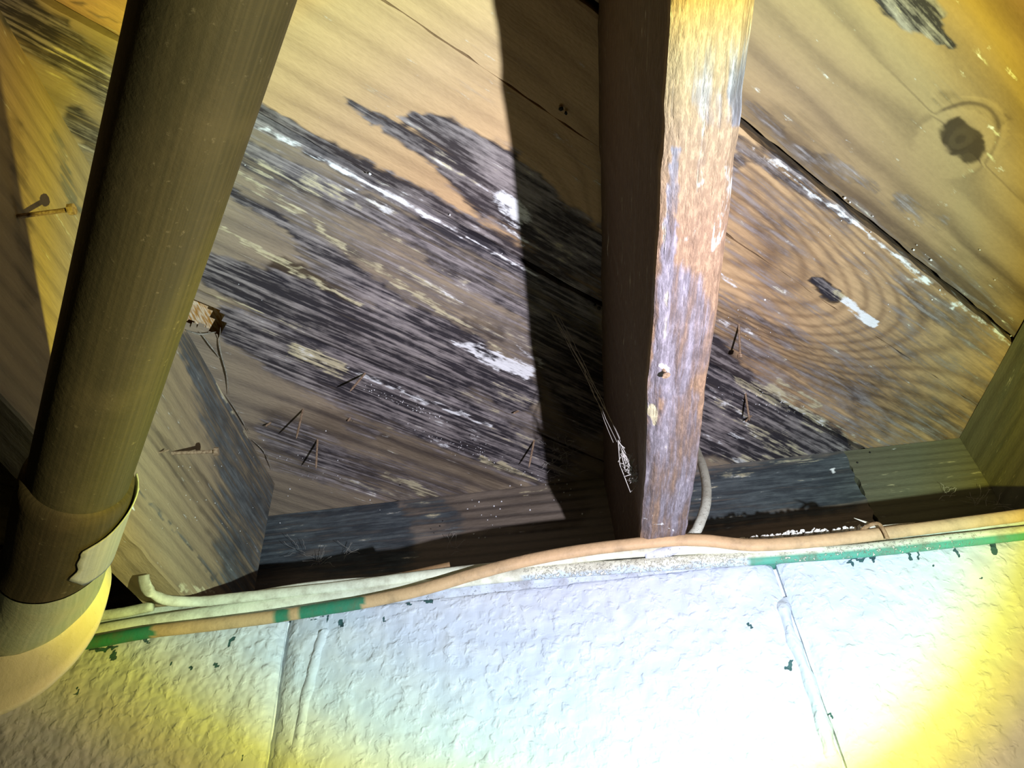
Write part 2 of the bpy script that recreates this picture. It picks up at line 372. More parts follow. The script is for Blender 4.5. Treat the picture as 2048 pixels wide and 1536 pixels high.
def upper_board():
    n = N('orange_upper_board_wood'); g = n.new('TexCoord').outputs['Object']; sp_ = n.new('SeparateXYZ'); n.lk(sp_.inputs[0], g)
    x = n.noise(n.xyz(n.math('MULTIPLY', sp_.outputs[0], 500.0), n.math('MULTIPLY', sp_.outputs[1], 90.0)), 1, 4)
    m = n.out(n.mix(n.step(x, .35, .68), (.55, .27, .05), (.95, .80, .55)), n.bump(x, .001))
    a, b = .09, .07; z0, z1 = 1.052, 1.059; V = [(_c[0]+sx*a, _c[1]+sy*b, z) for z in (z0, z1) for sy in (-1, 1) for sx in (-1, 1)]
    o = obj('upper_board', V, [(0, 2, 3, 1), (4, 5, 7, 6), (0, 1, 5, 4), (2, 6, 7, 3), (0, 4, 6, 2), (1, 3, 7, 5)], m, ceiling)
    tag(o, 'bright orange upper board seen through the broken corner')
upper_board()
def mk_boards():
    for i, (c0, c1, z) in enumerate(edges): mk_board(i, c0, c1, z)
mk_boards()
# the board end broken away beside the left joist: cut the hole through that board
def inside(q, poly):
    c = np.zeros(len(q), bool); n = len(poly)
    for i in range(n):
        (xa, ya), (xb, yb) = poly[i], poly[(i+1) % n]
        k = ((ya > q[:, 1]) != (yb > q[:, 1])) & (q[:, 0] < (xb-xa)*(q[:, 1]-ya)/(yb-ya+1e-9)+xa); c ^= k
    return c
def cut_hole(o, poly, th=.010):
    me = o.data; n = len(me.vertices); co = np.empty(n*3); me.vertices.foreach_get('co', co); co = co.reshape(-1, 3)
    org = ORG['ceiling']; U_ = (co+org-np.array([0, 0, CAM_Z]))/S
    F_ = [tuple(p.vertices) for p in me.polygons]
    cen = np.array([U_[list(f)[:4]].mean(0) for f in F_]); q = proj(cen)
    rm = inside(q, poly) & np.array([len(f) == 4 for f in F_]) & (cen[:, 2] < 1.01)
    kept = [f for f, r in zip(F_, rm) if not r and len(f) == 4]; rem = [f for f, r in zip(F_, rm) if r]
    ek = {}
    for f in kept:
        for a, b in zip(f, f[1:]+f[:1]): ek[(min(a, b), max(a, b))] = 1
    vs = co.tolist(); new = list(kept); mp = {}
    G = np.empty(n*3); me.attributes['gr'].data.foreach_get('vector', G); G = G.reshape(-1, 3).tolist()
    M = np.empty(n*4); me.attributes['st'].data.foreach_get('color', M); M = M.reshape(-1, 4).tolist()
    def up(v):
        if v not in mp:
            mp[v] = len(vs); vs.append([vs[v][0], vs[v][1], vs[v][2]+th*S]); G.append(G[v]); M.append(M[v])
        return mp[v]
    for f in rem:
        for a, b in zip(f, f[1:]+f[:1]):
            if (min(a, b), max(a, b)) in ek: new.append((a, b, up(b), up(a)))
    m2 = bpy.data.meshes.new('board'); m2.from_pydata(vs, [], new); m2.update()
    m2.attributes.new('gr', 'FLOAT_VECTOR', 'POINT').data.foreach_set('vector', np.array(G, dtype=np.float32).ravel())
    m2.attributes.new('st', 'FLOAT_COLOR', 'POINT').data.foreach_set('color', np.array(M, dtype=np.float32).ravel())
    m2.materials.append(me.materials[0]); o.data = m2
_b = sorted([o for o in bpy.data.objects if o.name.startswith('board')], key=lambda o: o.name)
cut_hole(_b[7], [(320, 560), (385, 600), (440, 621), (452, 630), (449, 645), (440, 662), (436, 676), (424, 672), (404, 656), (340, 650)])

# ------------------------------------------------------------------ joists and rim
def perim(pts, step):
    out = []
    for (a, b), st in zip(zip(pts, pts[1:]+pts[:1]), step):
        a = np.array(a, float); b = np.array(b, float); n = max(1, int(np.hypot(*(b-a))/st))
        for k in range(n): out.append(a+(b-a)*k/n)
    return np.array(out)
def prism_y(name, sect, ys, mat, strokes, base=(0, 0, 0, 0), shape=None, K=26.0, seed=0, parent=None, side_shade=None):
    """sect(y) -> closed outline (x,z) resampled; extruded along y"""
    rings = [sect(y) for y in ys]; m = len(rings[0]); V = []; G = []
    for y, r in zip(ys, rings):
        c = np.cumsum(np.r_[0, np.hypot(*np.diff(r, axis=0).T)])
        for k in range(m):
            V.append((r[k][0], y, r[k][1])); G.append((y, c[k]+seed, 0))
    V = np.array(V); G = np.array(G)
    G[:, 2] = G[:, 1]*K + lat(G[:, 0]*2, G[:, 1]*12, 60+seed)*1.2 + lat(G[:, 0]*.8, G[:, 1]*3, 61+seed)*2
    if shape is not None: V = V+shape(V)
    Fc = []
    for j in range(len(ys)-1):
        for k in range(m):
            k2 = (k+1) % m; Fc.append((j*m+k, j*m+k2, (j+1)*m+k2, (j+1)*m+k))
    Fc.append(tuple(range(m))[::-1]); Fc.append(tuple((len(ys)-1)*m+k for k in range(m)))
    M = masks(V, strokes, base)
    if side_shade is not None: M[side_shade(V)] = (0, 0, 0, 1)
    return obj(name, V, Fc, mat, parent, {'gr': ('FLOAT_VECTOR', G), 'st': ('FLOAT_COLOR', M)})
def steps(a, b, fine0, fine1, cs=.05, fs=.007):
    y = [a]
    while y[-1] < b-1e-6: y.append(min(b, y[-1]+(fs if fine0 <= y[-1] < fine1 else cs)))
    return y

ZB = .599; ZT = 1.0
# left joist: only its right-hand face is seen
def sectL(y):
    xr = -.597; xl = xr-.070
    return perim([(xl, ZT), (xl, ZB), (xr-.003, ZB), (xr, ZB+.003), (xr, ZT)], [.5, .5, .01, .0075, .5])
LST = [('M', [(370, 680), (440, 760), (500, 880), (540, 1000)], [40, 130, 160, 120], .72), ('M', [(500, 900), (510, 1150)], [160, 150], .68),
       ('M', [(420, 740), (470, 850)], 60, .3), ('D', [(300, 860), (420, 1000), (480, 1150)], [30, 60, 60], .4), ('M', [(0, 0), (60, 60)], 60, .8),
       ('Y', [(425, 735), (445, 780), (500, 880)], [6, 8, 4], .9), ('M', [(110, 260), (150, 420)], [30, 20], .45), ('D', [(30, 250), (60, 600)], 40, .35),
       ('Y', [(180, 300), (130, 220), (60, 110)], 7, .7), ('Y', [(360, 1180), (400, 1184)], 8, .9), ('Y', [(366, 1166), (392, 1178), (440, 1182)], [14, 14, 8], .9), ('Y', [(374, 1090), (384, 1100)], 6, .9),
       ('W', [(232, 1044), (242, 1056)], 7, .9), ('W', [(262, 1012), (268, 1020)], 7, .9), ('Y', [(40, 110), (100, 190)], 12, .6), ('M', [(240, 940), (340, 1050), (440, 1170)], 8, .6)]
jl = prism_y('floor_joist', sectL, steps(-.5, 1.30, .25, 1.3, fs=.0075), JOISTL, LST, seed=1, K=34,
             shape=lambda V: np.stack([(lat(V[:, 1]*9, V[:, 2]*30, 71)-.5)*.003, V[:, 1]*0, ((lat(V[:, 1]*30, V[:, 2]*0, 72)-.5)*.004)*(V[:, 2] < .61)], -1))
tag(jl, 'left floor joist, brown side face crossed by the drain pipe', 'joist', 'floor joists under the subfloor')

# centre joist: rough-sawn underside, waney right arris near the camera
def sectC(y):
    xl = .1425+.004*y; xr = .2165+.004*(1-y) if y < 1 else .2165; w = max(0, min(1, (.62-y)/.42))*.0135+.001
    zl = ZB
    return perim([(xl, ZT), (xl, zl+.004), (xl+.012, zl-.0005), (xr-w, zl), (xr, zl+w*1.25), (xr, ZT)], [.022, .0031, .0030, .0036, .022, 9])
def sectC_fix(y):
    r = sectC(y); return r
def sect_fixed(fn, n_per, corners):
    def f(y):
        P = corners(y); out = []
        for (a, b), n in zip(zip(P, P[1:]+P[:1]), n_per):
            a = np.array(a, float); b = np.array(b, float)
            for k in range(n): out.append(a+(b-a)*k/n)
        return np.array(out)
    return f
def cornC(y):
    xl = .1445; xr = .2155; w = max(0, min(1, (.66-y)/.40))*.0125+.0012
    return [(xl, ZT), (xl, ZB+.004), (xl+.0115, ZB-.0008), (xr-w, ZB), (xr, ZB+w*1.3), (xr, ZT)]
CST = [('W', [(1538, -20), (1512, 110), (1492, 230)], [16, 14, 5], .9), ('Y', [(1505, 0), (1478, 100)], 26, .5), ('Y', [(1345, 0), (1335, 160)], 10, .5), ('M', [(1350, 300), (1330, 600), (1300, 900), (1290, 1050)], [20, 30, 30, 34], .75),
       ('M', [(1485, 90), (1480, 160), (1470, 240)], [26, 40, 26], .85), ('M', [(1380, 140), (1420, 200), (1440, 230)], 60, .35),
       ('M', [(1360, 590), (1380, 680), (1340, 760)], [120, 150, 90], .7), ('M', [(1400, 620), (1410, 700)], 60, .5),
       ('W', [(1450, 400), (1440, 450), (1425, 500)], [16, 30, 16], .42), ('W', [(1462, 340), (1456, 400)], 14, .35), ('W', [(1370, 480), (1380, 540)], 24, .3),
       ('D', [(1350, 780), (1340, 860), (1330, 1050)], [60, 90, 100], .30), ('M', [(1370, 800), (1350, 900), (1340, 1060)], [70, 130, 140], .62), ('D', [(1390, 500), (1400, 560)], 60, .25),
       ('Y', [(1308, 822), (1310, 838)], [24, 22], 1.1), ('M', [(1300, 880), (1340, 1060)], 40, .35), ('D', [(1324, 700), (1332, 726)], [8, 10], 1.5), ('M', [(1328, 704), (1332, 720)], 9, 1.5),
       ('D', [(1323, 740), (1318, 900)], 3, 1.2), ('W', [(1292, 1024), (1320, 1034)], 4, 1.0), ('W', [(1284, 1031), (1300, 1040)], 3, .9), ('W', [(1312, 1048), (1326, 1046)], 5, 1.0), ('W', [(1332, 1056), (1346, 1062)], 4, 1.0),
       ('W', [(1322, 732), (1334, 738)], 8, .8)]
for a in [(1345, 0, 40), (1530, 0, 30)]: pass
jc = prism_y('floor_joist', sect_fixed(None, [18, 5, 17, 5, 10, 1], cornC), steps(-.5, 1.42, .27, 1.42, fs=.0055), JOISTC, CST, seed=3, K=30, side_shade=lambda V: (V[:, 0] < .16) & (V[:, 2] > .607),  # left face painted dark brown to deepen its shade
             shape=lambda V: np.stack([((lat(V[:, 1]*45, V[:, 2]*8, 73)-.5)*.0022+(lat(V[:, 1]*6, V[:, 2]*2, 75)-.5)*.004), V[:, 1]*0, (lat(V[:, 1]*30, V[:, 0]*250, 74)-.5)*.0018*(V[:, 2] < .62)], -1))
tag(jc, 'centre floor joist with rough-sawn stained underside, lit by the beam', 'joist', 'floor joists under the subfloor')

def sectR(y):
    return perim([(.97, ZT), (.97, ZB), (1.04, ZB), (1.04, ZT)], [.02, .5, .5, .5])
jr = prism_y('floor_joist', sectR, steps(-.5, 1.42, .9, 1.42, fs=.02), RIMR, [('M', [(2040, 700), (2000, 900)], 60, .3)], seed=5)
tag(jr, 'right floor joist, dusty olive-brown side at the right edge of the view', 'joist', 'floor joists under the subfloor')
for o, dx, txt in ((jl, -.83, 'next floor joist beyond the left bay, hidden in darkness'),):
    pass

# rim joist pieces standing on the wall behind the joist ends
RST = [('D', [(760, 1030), (900, 1030), (1130, 1010)], [30, 90, 110], .45), ('M', [(540, 1060), (760, 1080)], [200, 150], .8), ('M', [(760, 1040), (900, 1060)], 60, .4), ('M', [(640, 1020), (780, 1010)], 40, .9),
       ('M', [(800, 985), (860, 1010), (910, 1040)], [30, 60, 40], .6), ('Y', [(820, 1000), (870, 1020)], [30, 30], .38), ('Y', [(1000, 980), (1100, 985)], 18, .45),
       ('M', [(1420, 1000), (1560, 980), (1700, 960)], 130, .85), ('Y', [(1400, 952), (1500, 940), (1640, 915)], 16, .55), ('W', [(1660, 937), (1668, 945)], 8, 1.2)]
def rim(x0, x1, mat, strokes, fine, seed):
    P0 = np.array([x0, 1.42+seed*.002, .60]); nx = int((x1-x0)/fine)
    def gr(V): return np.stack([V[:, 0], V[:, 2], V[:, 2]*46+lat(V[:, 0]*2, V[:, 2]*9, 80+seed)*1.3], -1)
    def edge(V, a, b):
        w = (a < 1e-6)*1.0-(a > 1-1e-6)*1.0
        o = np.zeros_like(V); o[:, 0] = w*(lat(V[:, 2]*60, V[:, 2]*0, 85)-.5)*.010; return o
    return slab(P0, (x1-x0, 0, 0), (0, 0, .40), (0, .07, 0), nx, 50, mat, 'rim_joist', None, strokes, (0, 0, 0, 0), gr, edge)
r1 = rim(-.668, .70, RIM, RST, .010, 0)
tag(r1, 'dark grey mould-stained rim joist behind the centre joist end', 'joist')
r2 = rim(.704, 1.9, RIMR, [('M', [(1720, 980), (1900, 960)], 80, .2), ('Y', [(1730, 930), (1800, 960), (1900, 930)], [20, 60, 40], .40)], .02, 1)
tag(r2, 'olive dusty rim joist piece right of the ragged joint', 'joist')
r3 = rim(-1.9, -.672, RIM, [], .05, 0); tag(r3, 'unlit rim joist piece in the left bay behind the drain pipe', 'joist')

# ------------------------------------------------------------------ painted block wall
def wall_mat():
    n = N('painted_block_wall'); g = n.new('TexCoord').outputs['Object']; a = n.attr('st')
    rgb = n.new('SeparateColor'); n.lk(rgb.inputs[0], a.outputs['Color']); chip, ruf, _ = rgb.outputs
    mul = lambda x, y: n.math('MULTIPLY', x, y); add = lambda x, y: n.math('ADD', x, y); c = lambda x: n.math('SUBTRACT', x, .5)
    x = n.noise(g, 150.0, 2, .45, .3); y = n.noise(g, 60.0, 2, .45, .3); z = n.noise(g, 420.0, 2, .5)
    vo = n.new('TexVoronoi', feature='SMOOTH_F1'); n.lk(vo.inputs['Vector'], g); vo.inputs['Scale'].default_value = 165.0; vo.inputs['Smoothness'].default_value = .35
    h1 = n.step(x, .48, .72); h2 = n.step(y, .35, .75)
    cf = n.step(add(chip, mul(c(z), .9)), .48, .60)
    base = n.mix(n.step(y, .3, .7), (.53, .575, .69), (.59, .625, .71))
    base = n.mix(cf, base, n.mix(x, (.03, .11, .09), (.06, .09, .13)))
    h = add(mul(h1, .50), add(mul(h2, .8), add(mul(z, .10), mul(cf, -.5))))
    lump = mul(n.math('SUBTRACT', 1.0, vo.outputs['Distance']), mul(ruf, 1.1))
    return n.out(base, n.bump(add(h, lump), .0013, .9), .5, .3)
WALLM = wall_mat()
MORTAR = simple('painted_mortar_core', (.70, .75, .78), (.82, .85, .88), 90, .001)
wv = [(x, y, z) for z in (-.9, .552) for y in (1.083, 1.56) for x in (-2.3, 2.4)]
wall = obj('wall_back', wv, [(0, 2, 3, 1), (4, 5, 7, 6), (0, 1, 5, 4), (2, 6, 7, 3), (0, 4, 6, 2), (1, 3, 7, 5)], MORTAR)
tag(wall, 'white painted concrete block foundation wall with lumpy paint', kind='structure')
WCH = [('M', [(1500, 1253), (1503, 1257)], 7, 1), ('M', [(1572, 1338), (1578, 1336)], 8, 1), ('M', [(1586, 1326), (1584, 1338)], 8, 1),
       ('M', [(1700, 1122), (1745, 1112)], 7, 1), ('M', [(1692, 1122), (1706, 1128)], 5, .9), ('M', [(1735, 1114), (1748, 1120)], 6, .9), ('M', [(1812, 1102), (1822, 1114)], 5, .9), ('M', [(1828, 1098), (1834, 1112)], 4, .9), ('M', [(1908, 1098), (1920, 1108)], 8, .95), ('M', [(1986, 1086), (1994, 1102)], 10, 1), ('M', [(2008, 1080), (2036, 1078)], 6, .7),
       ('M', [(1868, 1131), (1870, 1133)], 6, 1), ('M', [(1965, 1157), (1967, 1159)], 6, 1),
       ('M', [(182, 1303), (235, 1290)], 6, 1), ('M', [(222, 1300), (230, 1314)], [10, 14], 1.1), ('M', [(285, 1280), (292, 1286)], 8, .9), ('M', [(462, 1280), (460, 1296)], [10, 8], 1.1), ('M', [(340, 1322), (344, 1327)], 7, .9),
       ('M', [(379, 1333), (382, 1337)], 10, 1.1), ('M', [(432, 1328), (434, 1332)], 9, 1.1), ('M', [(684, 1245), (687, 1252)], 9, 1), ('M', [(658, 1232), (656, 1242)], 6, .9), ('M', [(768, 1232), (770, 1240)], 6, .9),
       ('M', [(835, 1198), (862, 1200)], 9, .8), ('M', [(810, 1208), (818, 1207)], 6, .8), ('M', [(985, 1150), (1000, 1146)], 5, .7), ('M', [(1262, 1142), (1276, 1146)], 5, .9), ('M', [(1300, 1140), (1306, 1138)], 5, .8), ('M', [(620, 1238), (650, 1230)], 4, .6),
       ('M', [(1660, 1425), (1664, 1440)], 6, .7), ('M', [(1586, 1400), (1592, 1404)], 5, .6), ('M', [(155, 1378), (150, 1392)], 5, .8), ('M', [(486, 1510), (482, 1518)], 6, .7), ('M', [(460, 1462), (466, 1458)], 4, .5),
       ('W', [(150, 1480), (330, 1420), (520, 1340)], [420, 360, 200], 1.0), ('W', [(240, 1330), (560, 1300)], [80, 60], .9)]
def block(x0, x1, z0, z1, n1, n2, strokes, seed):
    P0 = np.array([x0, 1.065, z0])
    def disp(V, a, b):
        dx = np.minimum(V[:, 0]-x0, x1-V[:, 0]); dz = np.minimum(z1-V[:, 2], V[:, 2]-z0)
        wob = (lat(V[:, 2]*14, V[:, 0]*3, 90+seed)-.5)*.012
        e = .013*np.exp(-np.clip(dx+wob, 0, 9)/.013) + .003*np.exp(-np.clip(dz, 0, 9)/.003)
        lump = -(lat(V[:, 0]*22, V[:, 2]*22, 91+seed)-.5)*.003-(np.clip(lat(V[:, 0]*60, V[:, 2]*60, 92+seed)-.45, 0, 1))*.0032
        o = np.zeros_like(V); o[:, 1] = e+lump; return o
    def gr(V): return V*0
    return slab(P0, (x1-x0, 0, 0), (0, 0, z1-z0), (0, .30, 0), n1, n2, WALLM, 'block', wall, strokes, (0, 0, 0, 0), gr, None, disp)
J = [-2.026, -1.227, -.4275, .3475, 1.1225, 1.897]
for k in range(5):
    fine = 1 <= k <= 3
    block(J[k]+.003, J[k+1]-.003, .16, .5575, 230 if fine else 10, 120 if fine else 6, WCH if fine else [], k)
for r in range(1, 3):
    for k in range(5):
        off = .4075 if r == 1 else 0
        block(J[k]+.003+off-.4, J[k+1]-.003+off-.4, .16-.40*r, .154-.40*(r-1), 12, 8, [], 10*r+k)
# smeared mortar ridge that fills the right-hand vertical joint, and the bead of the left one
def ridge(pl, w, h, seed, off=0.0):
    P = np.array([unp(p, 1, 1.066) for p in pl]); n = 40; t = np.linspace(0, len(P)-1, n)
    C = np.stack([np.interp(t, range(len(P)), P[:, k]) for k in range(3)], -1); V = []; Fc = []
    m = 9
    for i, c in enumerate(C):
        ww = w*(.8+.5*lat(np.array([i*.35]), np.array([seed*1.0]), 95)[0]); e = min(1, i/3, (n-1-i)/3)
        for k in range(m):
            u = k/(m-1)*2-1
            V.append((c[0]+u*ww+off, 1.074-h*e*(1-u*u)**.8, c[2]))
    for i in range(n-1):
        for k in range(m-1): Fc.append((i*m+k, i*m+k+1, (i+1)*m+k+1, (i+1)*m+k))
    V = np.array(V)
    return obj('mortar_bead', V, Fc, WALLM, wall, {'st': ('FLOAT_COLOR', np.zeros((len(V), 4)))}, smooth=True)
ridge([(1568, 1190), (1590, 1270), (1625, 1350), (1650, 1430), (1680, 1536)], .011, .0135, 1, -.006)
ridge([(632, 1250), (612, 1310), (590, 1400), (565, 1536)], .013, .0125, 2, .016)

floor = obj('floor', [(-2.3, -2.2, -3.5), (2.4, -2.2, -3.5), (2.4, 1.6, -3.5), (-2.3, 1.6, -3.5), (-2.3, -2.2, -3.4), (2.4, -2.2, -3.4), (2.4, 1.6, -3.4), (-2.3, 1.6, -3.4)],
            [(0, 1, 2, 3), (4, 7, 6, 5), (0, 4, 5, 1), (2, 6, 7, 3), (1, 5, 6, 2), (0, 3, 7, 4)], simple('concrete_floor', (.10, .09, .08), (.16, .15, .13), 12, .002))
tag(floor, 'bare concrete floor', kind='structure')
lw = obj('wall_back_lower', [(x, y, z) for z in (-3.4, -.58) for y in (1.071, 1.56) for x in (-2.3, 2.4)],
         [(0, 2, 3, 1), (4, 5, 7, 6), (0, 1, 5, 4), (2, 6, 7, 3), (0, 4, 6, 2), (1, 3, 7, 5)], MORTAR)
lw.name = 'wall_base'; tag(lw, 'lower courses of the painted block wall', kind='structure')

# painted sill plate on the wall top, under the joist ends
def sill():
    xs = np.arange(-2.1, 2.2, .006); V = []; prof = [(1.068, .556), (1.068, .566), (1.0675, .576), (1.068, .588), (1.068, .5965), (1.36, .5965), (1.36, .556)]
    for i, x in enumerate(xs):
        for (y, z) in prof: V.append((x, y+(lat(np.array([x*40]), np.array([z*80]), 3)[0]-.5)*.002*(y < 1.1), z))
    V = np.array(V); m = len(prof); n = len(xs)
    Fc = [(i*m+k, (i+1)*m+k, (i+1)*m+(k+1) % m, i*m+(k+1) % m) for i in range(n-1) for k in range(m)]+[tuple(range(m)), tuple((n-1)*m+k for k in range(m))[::-1]]
    q = proj(V); C = np.tile(np.array([.62, .68, .66, .1]), (len(V), 1)); lo_ = V[:, 2] < .575
    C[lo_ & (q[:, 0] > 1500), :3] = (.07, .31, .22); C[lo_ & (q[:, 0] > 1500), 3] = .2
    C[lo_ & (q[:, 0] < 330), :3] = (.05, .22, .15); C[(q[:, 0] > 700) & (q[:, 0] < 1500), :3] = (.60, .66, .78); C[lo_ & (q[:, 0] > 850) & (q[:, 0] < 1500), 3] = .25
    return obj('sill_plate', V, Fc, PAINTED_, None, {'pt': ('FLOAT_COLOR', C)})
PAINTED_ = painted('painted_sill_plate', (.72, .80, .84))
sill_ = sill(); sill_.name = 'trim_1'; tag(sill_, 'painted sill plate between wall top and joists, green flakes at right', kind='structure')

# ------------------------------------------------------------------ tubes
def tube(name, path, rx, ry, mat, parent=None, ns=12, sub=6, attrs=None, cap=True, up=(0, 1, 0), rfun=None, wob=0.0, seed=0):
    P = np.array(path, float); n = (len(P)-1)*sub+1; t = np.linspace(0, len(P)-1, n)
    # Catmull-Rom
    Q = np.vstack([2*P[0]-P[1], P, 2*P[-1]-P[-2]]); C = []
    for tt in t:
        i = min(int(tt), len(P)-2); u = tt-i; a, b, c, d = Q[i], Q[i+1], Q[i+2], Q[i+3]
        C.append(.5*((2*b)+(-a+c)*u+(2*a-5*b+4*c-d)*u*u+(-a+3*b-3*c+d)*u**3))
    C = np.array(C); V = []; T = np.gradient(C, axis=0)
    for i, (c, tg) in enumerate(zip(C, T)):
        tg = tg/np.linalg.norm(tg); u0 = np.array(up, float); e1 = u0-(u0@tg)*tg; e1 /= np.linalg.norm(e1); e2 = np.cross(tg, e1)
        s = 1.0 if rfun is None else rfun(i/(n-1))
        for k in range(ns):
            a = 2*math.pi*k/ns; w = 1+wob*(lat(np.array([i*.9]), np.array([k*1.3+seed]), 44)[0]-.5)
            V.append(c+s*w*(rx*math.cos(a)*e1+ry*math.sin(a)*e2))
    Fc = [(i*ns+k, i*ns+(k+1) % ns, (i+1)*ns+(k+1) % ns, (i+1)*ns+k) for i in range(n-1) for k in range(ns)]
    if cap: Fc += [tuple(range(ns))[::-1], tuple((n-1)*ns+k for k in range(ns))]
    V = np.array(V); at = attrs(V) if attrs else None
    return obj(name, V, Fc, mat, parent, at, smooth=True)
def on(y, pts): return [unp(p, 1, y) for p in pts]
def paintf(default, bands, flecks=()):
    """bands: (x0, x1, colour[, lower-edge only]) in surveyed x along the cable"""
    def f(V):
        q = proj(V); C = np.tile(np.array([*default, 0.0]), (len(V), 1))
        top = None
        for b in bands:
            x0, x1, col = b[:3]; m = (q[:, 0] > x0) & (q[:, 0] < x1)
            if len(b) > 3: m &= b[3](q)
            C[m, :3] = col
        for x0, x1, a in flecks:
            m = (q[:, 0] > x0) & (q[:, 0] < x1); C[m, 3] = a
        return {'pt': ('FLOAT_COLOR', C)}
    return f
TANC = (.55, .37, .20); GREEN = (.030, .20, .12); CREAM = (.74, .76, .62); GREY = (.16, .20, .22)
c1p = [(130, 1294), (200, 1282), (300, 1264), (420, 1250), (545, 1234), (640, 1219), (720, 1206), (800, 1190), (870, 1172), (950, 1148), (1050, 1122), (1150, 1103), (1250, 1090), (1340, 1081), (1410, 1081), (1500, 1090), (1600, 1085), (1700, 1075), (1790, 1064), (1900, 1050), (2048, 1030), (2200, 1010)]
def onv(pts, ys):
    return [unp(p, 1, float(np.interp(p[0], [a for a, _ in ys], [b for _, b in ys]))) for p in pts]
tan = tube('cable', onv(c1p, [(100, 1.040), (700, 1.042), (900, 1.034), (1150, 1.034), (1500, 1.036), (2100, 1.040)]), .0078, .0102, PAINTED, sub=10, ns=14, wob=.05,
           attrs=paintf(TANC, [(160, 306, GREEN), (545, 575, GREEN), (600, 726, GREEN)], [(575, 600, .1), (600, 722, .16), (726, 735, .2)]))
tag(tan, 'thick tan cable running the full width, crossing over the cream cables, partly painted green', 'cable')
c2p = [(130, 1278), (200, 1262), (330, 1240), (450, 1222), (560, 1205), (700, 1189), (850, 1170), (1000, 1152), (1120, 1142), (1250, 1133), (1400, 1123), (1500, 1117), (1600, 1110), (1700, 1103), (1800, 1093), (1900, 1082), (2048, 1066), (2200, 1048)]
low = lambda q: np.interp(q[:, 0], [p[0] for p in c2p], [p[1] for p in c2p]) < q[:, 1]-1
cre = tube('cable', onv(c2p, [(200, 1.058), (2100, 1.058)]), .0072, .0118, PAINTED, sub=10, ns=16, wob=.05,
           attrs=paintf(CREAM, [(1040, 1500, (.50, .60, .66), low), (1500, 2300, (.08, .33, .24), low)], [(1040, 1500, .42), (1500, 1560, .2), (1560, 1960, .36), (1960, 2300, .1)]))
tag(cre, 'cream painted cable along the wall top, green on its lower side at right', 'cable')
c3p = [(287, 1150), (289, 1164), (297, 1180), (316, 1194), (345, 1202), (400, 1203), (460, 1197), (600, 1182), (720, 1168), (840, 1152), (960, 1138), (1080, 1124), (1200, 1111), (1300, 1103), (1420, 1098), (1520, 1099), (1650, 1097)]
lp = [unp(c3p[0], 1, .955), unp(c3p[1], 1, .962), unp(c3p[2], 1, .975)]+onv(c3p[3:], [(316, 1.0), (345, 1.02), (400, 1.04), (600, 1.050), (900, 1.054), (1700, 1.055)])
c3 = tube('cable', lp, .006, .0088, PAINTED, sub=8, ns=12, wob=.08, attrs=paintf((.72, .74, .60), [(230, 300, (.42, .42, .34))], [(850, 1500, .1)]))
tag(c3, 'cream cable above the others whose left end hooks upward into the dark gap', 'cable')
c4 = tube('cable', on(1.058, [(900, 1130), (860, 1139), (820, 1148), (760, 1159), (700, 1163), (640, 1168), (580, 1176), (500, 1190)]), .005, .0055, PAINTED, sub=8, ns=10,
          attrs=paintf((.70, .70, .60), [(800, 960, (.26, .15, .07))], []))  # brown stretch: shade behind the tan cable, painted into the jacket
tag(c4, 'thin cream cable with a brown stretch of painted shade, emerging from behind the tan cable left of centre', 'cable')
c5 = tube('cable', on(1.055, [(150, 1241), (200, 1232), (250, 1224), (306, 1212)]), .007, .0088, PAINTED, sub=6, ns=10, wob=.1, attrs=paintf((.66, .70, .52), [], []))
tag(c5, 'short cream cable stub with a cut end beside the drain pipe', 'cable')
lv = [unp((1388, 890), 1, 1.22), unp((1404, 930), 1, 1.15), unp((1412, 965), 1, 1.11), unp((1412, 1005), 1, 1.075), unp((1402, 1040), 1, 1.058), unp((1386, 1070), 1, 1.053), unp((1350, 1098), 1, 1.052), unp((1290, 1112), 1, 1.058)]
c6 = tube('cable', lv, .0075, .0085, PAINTED, sub=8, ns=12, wob=.08, attrs=paintf((.52, .54, .46), [(1200, 1385, (.60, .64, .72), lambda q: q[:, 1] > 1085)], [(1300, 1500, .3)]))
tag(c6, 'pale grey cable curving down beside the centre joist end behind the tan cable', 'cable')

# brown staple over the tan cable
BRN = simple('rusty_brown_metal', (.20, .12, .06), (.38, .24, .12), 300, .0003, .6)
st_ = tube('cable_staple', [unp((1722, 1060), 1, 1.038), unp((1740, 1050), 1, 1.028), unp((1756, 1047), 1, 1.024), unp((1766, 1058), 1, 1.022), unp((1776, 1078), 1, 1.026)], .0016, .0032, BRN, sub=5, ns=8)
tag(st_, 'brown cable staple clamping the tan cable at right', 'staple')

# crumbs of paint and mortar lying on top of the cables, and a splinter
def rock(c, r, seed):
    r_ = np.random.default_rng(seed); V = []
    for k in range(3):
        lat_ = (-.7, 0, .7)[k]
        for j in range(5):
            a = j*2*math.pi/5+k*.5; rr = r*(.7+.6*r_.random()); V.append(c+rr*np.array([math.cos(a)*math.cos(lat_), math.sin(a)*math.cos(lat_), math.sin(lat_)*.8]))
    V += [c+[0, 0, -r*.9], c+[0, 0, r*.8]]
    Fc = []
    for k in range(2):
        for j in range(5): Fc.append((k*5+j, k*5+(j+1) % 5, k*5+5+(j+1) % 5, k*5+5+j))
    for j in range(5): Fc.append((15, (j+1) % 5, j)); Fc.append((16, 10+j, 10+(j+1) % 5))
    return V, Fc
def rocks(items):
    V = []; Fc = []
    for k, (c, r) in enumerate(items):
        v, f = rock(np.array(c), r, k); Fc += [tuple(i+len(V) for i in q) for q in f]; V += list(v)
    return np.array(V), Fc
CRUMB = simple('crumbled_white_paint', (.80, .78, .72), (.92, .90, .86), 400, .0005, .8)
it = []
